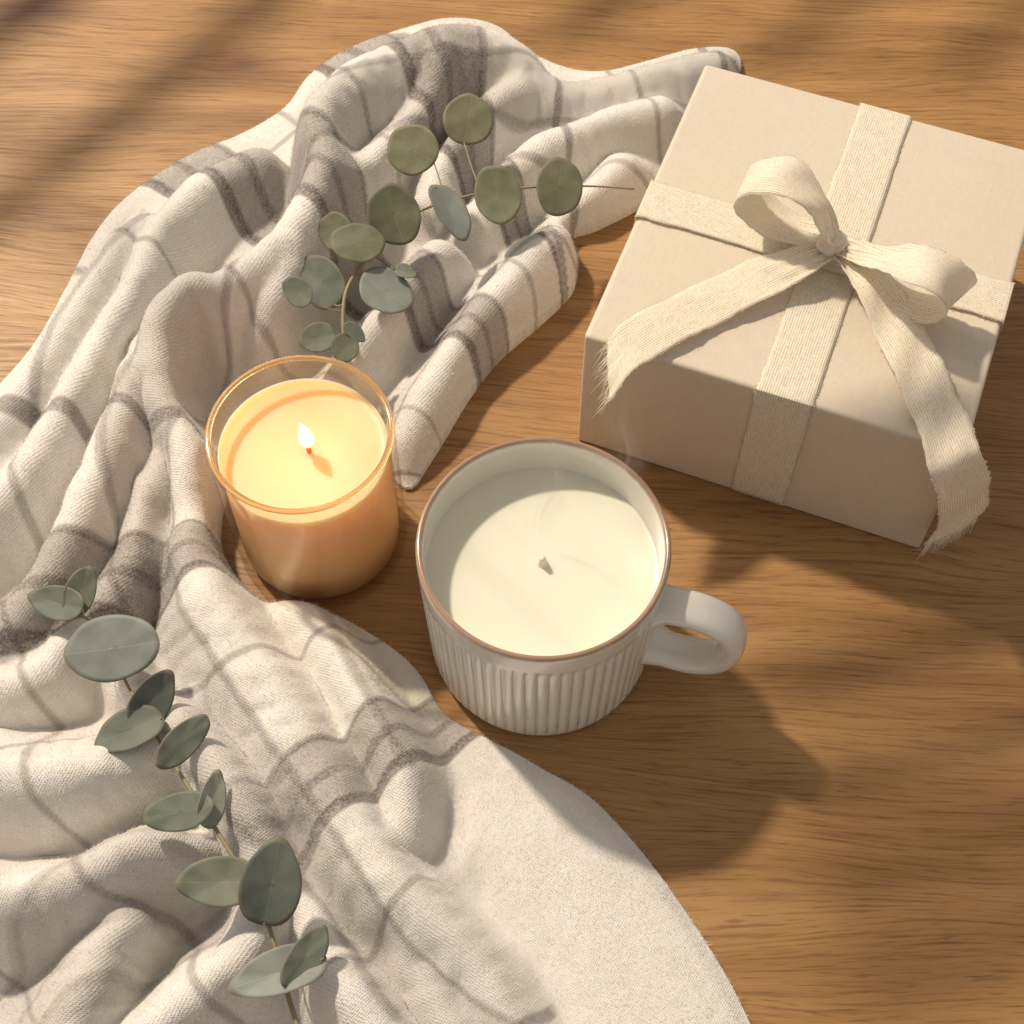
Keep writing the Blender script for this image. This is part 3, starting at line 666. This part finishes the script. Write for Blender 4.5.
# ------------------------------------------------------------------ eucalyptus
def leaf_mat(name,c1,c2):
    m,nt,b=new_mat(name); uv=N(nt,"ShaderNodeTexCoord").outputs['UV']
    tc=N(nt,"ShaderNodeTexCoord").outputs['Object']
    nz=N(nt,"ShaderNodeTexNoise",Scale=70.0,Detail=5.0,Roughness=0.6); nt.links.new(tc,nz.inputs[0])
    r=ramp(nt,nz.outputs[0],[(0.3,c1),(0.7,c2)])
    sp=N(nt,"ShaderNodeSeparateXYZ"); nt.links.new(uv,sp.inputs[0])
    mid=math_n(nt,'ABSOLUTE',sp.outputs[1]); mr=ramp(nt,mid,[(0.0,(1,)*3),(0.025,(0,)*3)])
    w=math_n(nt,'SINE',math_n(nt,'MULTIPLY',math_n(nt,'SUBTRACT',sp.outputs[0],math_n(nt,'MULTIPLY',mid,0.8)),22.0)); wr=ramp(nt,w,[(0.9,(0,)*3),(1.0,(0.3,)*3)])
    f=math_n(nt,'MAXIMUM',math_n(nt,'MULTIPLY',mr.outputs[0],0.4),math_n(nt,'MULTIPLY',wr.outputs[0],0.3))
    c=mixc(nt,f,r.outputs[0],(min(c2[0]*1.5,1),min(c2[1]*1.45,1),min(c2[2]*1.3,1)))
    oi=N(nt,"ShaderNodeObjectInfo"); vr=ramp(nt,oi.outputs['Random'],[(0.0,(0.78,0.80,0.82)),(0.5,(1,1,1)),(1.0,(1.22,1.16,1.08))])
    c=mixc(nt,1.0,c,vr.outputs[0],'MULTIPLY')
    ln_=N(nt,"ShaderNodeVectorMath",operation='LENGTH'); nt.links.new(uv,ln_.inputs[0])
    er=ramp(nt,ln_.outputs['Value'],[(0.90,(0,)*3),(1.0,(.45,)*3)])
    c=mixc(nt,er.outputs[0],c,(0.24,0.19,0.12))
    nt.links.new(c,b.inputs['Base Color']); b.inputs['Roughness'].default_value=0.6; b.inputs['Specular IOR Level'].default_value=0.3
    b.inputs['Sheen Weight'].default_value=0.1
    tl=N(nt,"ShaderNodeBsdfTranslucent"); nt.links.new(c,tl.inputs[0]); mx=N(nt,"ShaderNodeMixShader"); mx.inputs[0].default_value=0.15
    outn=[n for n in nt.nodes if n.type=='OUTPUT_MATERIAL'][0]
    nt.links.new(b.outputs[0],mx.inputs[1]); nt.links.new(tl.outputs[0],mx.inputs[2]); nt.links.new(mx.outputs[0],outn.inputs[0])
    bump(nt,b,math_n(nt,'ADD',nz.outputs[0],math_n(nt,'MULTIPLY',f,-0.6)),0.35,0.0006); return m
LG=leaf_mat("eucalyptus_green",(0.115,0.125,0.075),(0.185,0.19,0.12))
LB=leaf_mat("eucalyptus_silver",(0.24,0.26,0.23),(0.34,0.36,0.33))
LD=leaf_mat("eucalyptus_dusty",(0.13,0.15,0.12),(0.20,0.22,0.18))
m,nt,b=new_mat("eucalyptus_stem"); b.inputs['Base Color'].default_value=(0.27,0.22,0.13,1); b.inputs['Roughness'].default_value=0.6; stemm=m
def leaf(par,org,ctr,a_len,b_wid,ang,tilt,mat,cup):
    right=np.array([1,0,0.]); up=np.array([0,.866,.5]); nrm=np.array([tilt[0],-0.5+tilt[1],0.866]); nrm/=np.linalg.norm(nrm)
    ax=math.cos(math.radians(ang))*right+math.sin(math.radians(ang))*up
    ax=ax-nrm*np.dot(ax,nrm); ax/=np.linalg.norm(ax); bx=np.cross(nrm,ax)
    V=[];UV=[];Fc=[]; NRg=8; NS=36
    ph=rng.rand()*6; egg=0.03 if mat is LG else 0.10; tp=0.02 if mat is LG else .05
    bend=(rng.rand()-.3)*0.3
    for i in range(NRg+1):
        r_=i/NRg
        for k in range(NS):
            a=2*math.pi*k/NS
            rr=r_*(1+0.02*math.sin(3*a+ph)+0.015*math.sin(5*a+ph))
            u=math.cos(a)*rr; v=math.sin(a)*rr*(1-egg*math.cos(a))
            if u>0.75: u=u+tp*(u-0.75)/0.25
            z=cup*(abs(v)**1.5*0.20)*b_wid+bend*(u*u)*a_len*.6-0.05*r_*math.sin(2*a+ph)*a_len+0.02*r_**3*math.sin(7*a+ph)*a_len
            q=np.array(ctr)+ax*u*a_len+bx*v*b_wid+nrm*z-np.array(org)
            V.append(tuple(q)); UV.append((u,v))
    for i in range(NRg):
        for k in range(NS): Fc.append((i*NS+k,i*NS+(k+1)%NS,(i+1)*NS+(k+1)%NS,(i+1)*NS+k))
    o=mk("leaf",V,Fc,mat,par,uvs=UV)
    md=o.modifiers.new("thickness",'SOLIDIFY'); md.thickness=0.0002; md.offset=0
    return np.array(ctr)-ax*a_len*0.97
def sprig(label,stem,leaves,base_z):
    P3=[]
    for (px,py,z) in stem:
        x,y=S(px,py,z)
        for _ in range(3):
            z=max(z,top_z(x,y)+0.12); x,y=S(px,py,z)
        P3.append((x,y,z))
    org=(P3[0][0],P3[0][1],0)
    e=empty("eucalyptus_sprig",org,0,label,"eucalyptus sprig")
    sub=catmull(P3,8)
    V,Fc=tube([np.array(p)-np.array(org) for p in P3],list(np.linspace(0.09,0.045,len(P3))),8)
    for (px,py,a_,b_,ang,z,tilt,mt,cup) in leaves:
        x,y=S(px,py,z)
        for _ in range(3):
            z=max(z,top_z(x,y)+0.5); x,y=S(px,py,z)
        sc_=(CZ-z)/50.0
        base=leaf(e,org,(x,y,z),a_*0.0385*sc_,b_*0.0385*sc_,ang,tilt,mt,cup)
        j=np.argmin(np.linalg.norm(sub-base,axis=1)+0.0); q=sub[j]
        mid=(base+q)/2+np.array([0,0,-0.05])
        tube([q-org,mid-org,base+ (np.array((x,y,z))-base)*0.06-org],[0.045,0.035,0.03],6,V,Fc,3)
    mk("stem",V,Fc,stemm,e); return e
sprig("eucalyptus sprig with round grey green leaves resting on the blanket folds",
 [(345,352,3.0),(343,312,3.4),(350,282,3.7),(375,250,4.0),(402,224,4.2),(432,206,4.3),(500,190,4.2),(580,186,3.8),(634,189,3.2)],
 [(468,120,31,30,80,5.0,(0.1,0.1),LG,.5),(413,150,31,30,150,4.9,(-.15,.05),LG,.6),(394,215,35,30,110,4.8,(.1,-.1),LG,.5),
  (450,211,36,20,-60,4.6,(.4,.3),LB,.6),(498,195,35,27,105,4.6,(-.1,.1),LG,.5),(559,187,34,27,85,4.4,(.15,.05),LG,.4),
  (357,243,31,24,170,4.6,(0,.3),LG,.5),(336,232,24,20,120,4.2,(-.3,.2),LG,.6),(386,292,31,27,-35,3.6,(.2,.35),LB,.7),(405,272,12,10,-10,3.8,(.2,.5),LD,.7),
  (322,282,34,24,120,3.5,(-.2,.2),LD,.6),(318,338,20,17,190,3.3,(0,.2),LD,.5),(345,348,17,15,-80,3.3,(0,.3),LG,.5),(298,292,20,15,140,3.0,(-.3,0),LD,.6),(354,332,14,9,-40,3.4,(.3,.3),LD,.5)],0)
sprig("eucalyptus sprig with dusty oval leaves lying across the blanket",
 [(300,1035,3.4),(285,985,3.5),(265,915,3.8),(236,862,4.2),(205,812,4.2),(165,750,4.0),(130,690,3.7),(95,625,3.5),(45,602,3.2)],
 [(58,603,30,17,165,3.8,(-.2,.3),LD,.6),(80,592,26,15,70,3.9,(.3,.1),LD,.7),(114,648,45,32,8,4.5,(-.05,.2),LB,.4),(152,700,30,19,55,4.4,(.5,0),LD,.6),
  (130,730,33,21,205,4.3,(-.1,.5),LD,.6),(182,742,32,15,40,4.6,(.5,.2),LD,.7),(180,812,32,18,190,4.6,(-.1,.4),LD,.6),(212,800,26,13,75,4.7,(.6,.1),LB,.6),
  (220,882,36,22,180,4.6,(0,.3),LD,.5),(271,884,38,27,80,4.9,(.15,.05),LD,.5),(280,972,42,20,200,4.2,(0,.5),LB,.6),(305,958,30,15,50,4.3,(.4,.3),LD,.6)],0)
# ------------------------------------------------------------------ lights
w=bpy.data.worlds.new("World"); bpy.context.scene.world=w; w.use_nodes=True
bg=w.node_tree.nodes["Background"]; bg.inputs[0].default_value=(1.0,0.92,0.84,1); bg.inputs[1].default_value=0.42
Ld=np.array([-0.50,0.52,0.88]); Ld/=np.linalg.norm(Ld); LAMP=Ld*250
def look(o,loc,tgt):
    o.location=Vector(loc)*CM; o.rotation_euler=(Vector(tgt)-Vector(loc)).to_track_quat('-Z','Y').to_euler()
l=bpy.data.lights.new("low_sun_window_light",'SPOT'); l.energy=292; l.color=(1,0.86,0.69); l.shadow_soft_size=0.07; l.spot_size=math.radians(55); l.spot_blend=0.3
o=bpy.data.objects.new("low_sun_window_light",l); COL.objects.link(o); look(o,LAMP,(0,0,0))
l=bpy.data.lights.new("window_area_light",'AREA'); l.shape='RECTANGLE'; l.size=0.9; l.size_y=0.7; l.energy=7; l.color=(1,0.92,0.84)
o=bpy.data.objects.new("window_area_light",l); COL.objects.link(o); look(o,(-90,100,110),(0,0,0))
l=bpy.data.lights.new("candle_flame_light",'POINT'); l.energy=0.024; l.color=(1,0.50,0.20); l.shadow_soft_size=0.006
o=bpy.data.objects.new("candle_flame_light",l); COL.objects.link(o); o.location=(-7.55*CM,-1.1*CM,8.9*CM)
# ------------------------------------------------------------------ plant added out of view, its blades shaped to throw the streaked shade
m,nt,b=new_mat("blocker_blade"); b.inputs['Base Color'].default_value=(0.06,0.10,0.04,1); b.inputs['Roughness'].default_value=0.5  # for the added blades and stem that block the light
shade=[((-120,120),(130,-60),56),((-120,300),(360,-60),46),((540,50),(740,-80),46),((745,75),(920,-50),34),((930,85),(1120,-50),34),
 ((730,700),(1140,606),50),((770,805),(1140,715),48),((790,905),(1140,820),44),((820,1000),(1140,925),38)]
pl=empty("shade_blocker",(-95,72,0),0,"added unseen plant with long narrow leaves beside the window","blocker")
o0=np.array([-95,72,0.])
stop=np.array([-82,80,42.]); V=[];Fc=[]
tube([np.array([-95,72,9.])-o0,np.array([-93,74,35.])-o0,stop-o0],[1.0,.8,.6],10,V,Fc)
for (A_,B_,wpx) in shade:
    a_=np.array([*S(*A_),0.]); b_=np.array([*S(*B_),0.]); s_=0.17
    a_=a_+s_*(LAMP-a_); b_=b_+s_*(LAMP-b_); wd=wpx*0.045*(1-s_)
    d=b_-a_; sdv=np.cross(d,LAMP-a_); sdv/=np.linalg.norm(sdv)
    LV=[];LF=[]
    for i in range(21):
        t=i/20; wv_=wd*0.5*min(1,(t*5+0.1))*min(1,((1-t)*5+.02))**0.7
        c_=a_+d*t+np.array([0,0,-1.0*t*t])
        LV+= [tuple(c_-sdv*wv_-o0),tuple(c_-np.array([0,0,.25])-o0),tuple(c_+sdv*wv_-o0)]
    for i in range(20):
        LF+=[(i*3,i*3+1,i*3+4,i*3+3),(i*3+1,i*3+2,i*3+5,i*3+4)]
    mk("leaf",LV,LF,m,pl)  # unseen blade added to cast one shade streak
    tube([stop-o0,(stop+a_)/2+np.array([0,0,6])-o0,a_-o0],[.25,.18,.12],6,V,Fc)
mk("stem",V,Fc,m,pl)  # stem and pot added to carry the shade blades
m,nt,b=new_mat("terracotta"); b.inputs['Base Color'].default_value=(0.42,0.2,0.12,1)
V,Fc=lathe([(5.5,0.02),(7.5,12),(8,12),(8,14),(7.2,14),(7,12),(6.8,10)],40); cap(V,Fc,0,40,0.02,True); cap(V,Fc,6*40,40,10)
mk("blocker_pot",V,Fc,m,pl)
# ------------------------------------------------------------------ camera
cam=bpy.data.cameras.new("camera"); cam.sensor_width=36; cam.lens=F/1024*36; cam.clip_start=0.01; cam.clip_end=20
o=bpy.data.objects.new("camera",cam); COL.objects.link(o); look(o,(0,-CY,CZ),(0,0,0)); bpy.context.scene.camera=o
sc=bpy.context.scene; sc.view_settings.view_transform='Standard'; sc.view_settings.look='None'; sc.view_settings.exposure=0
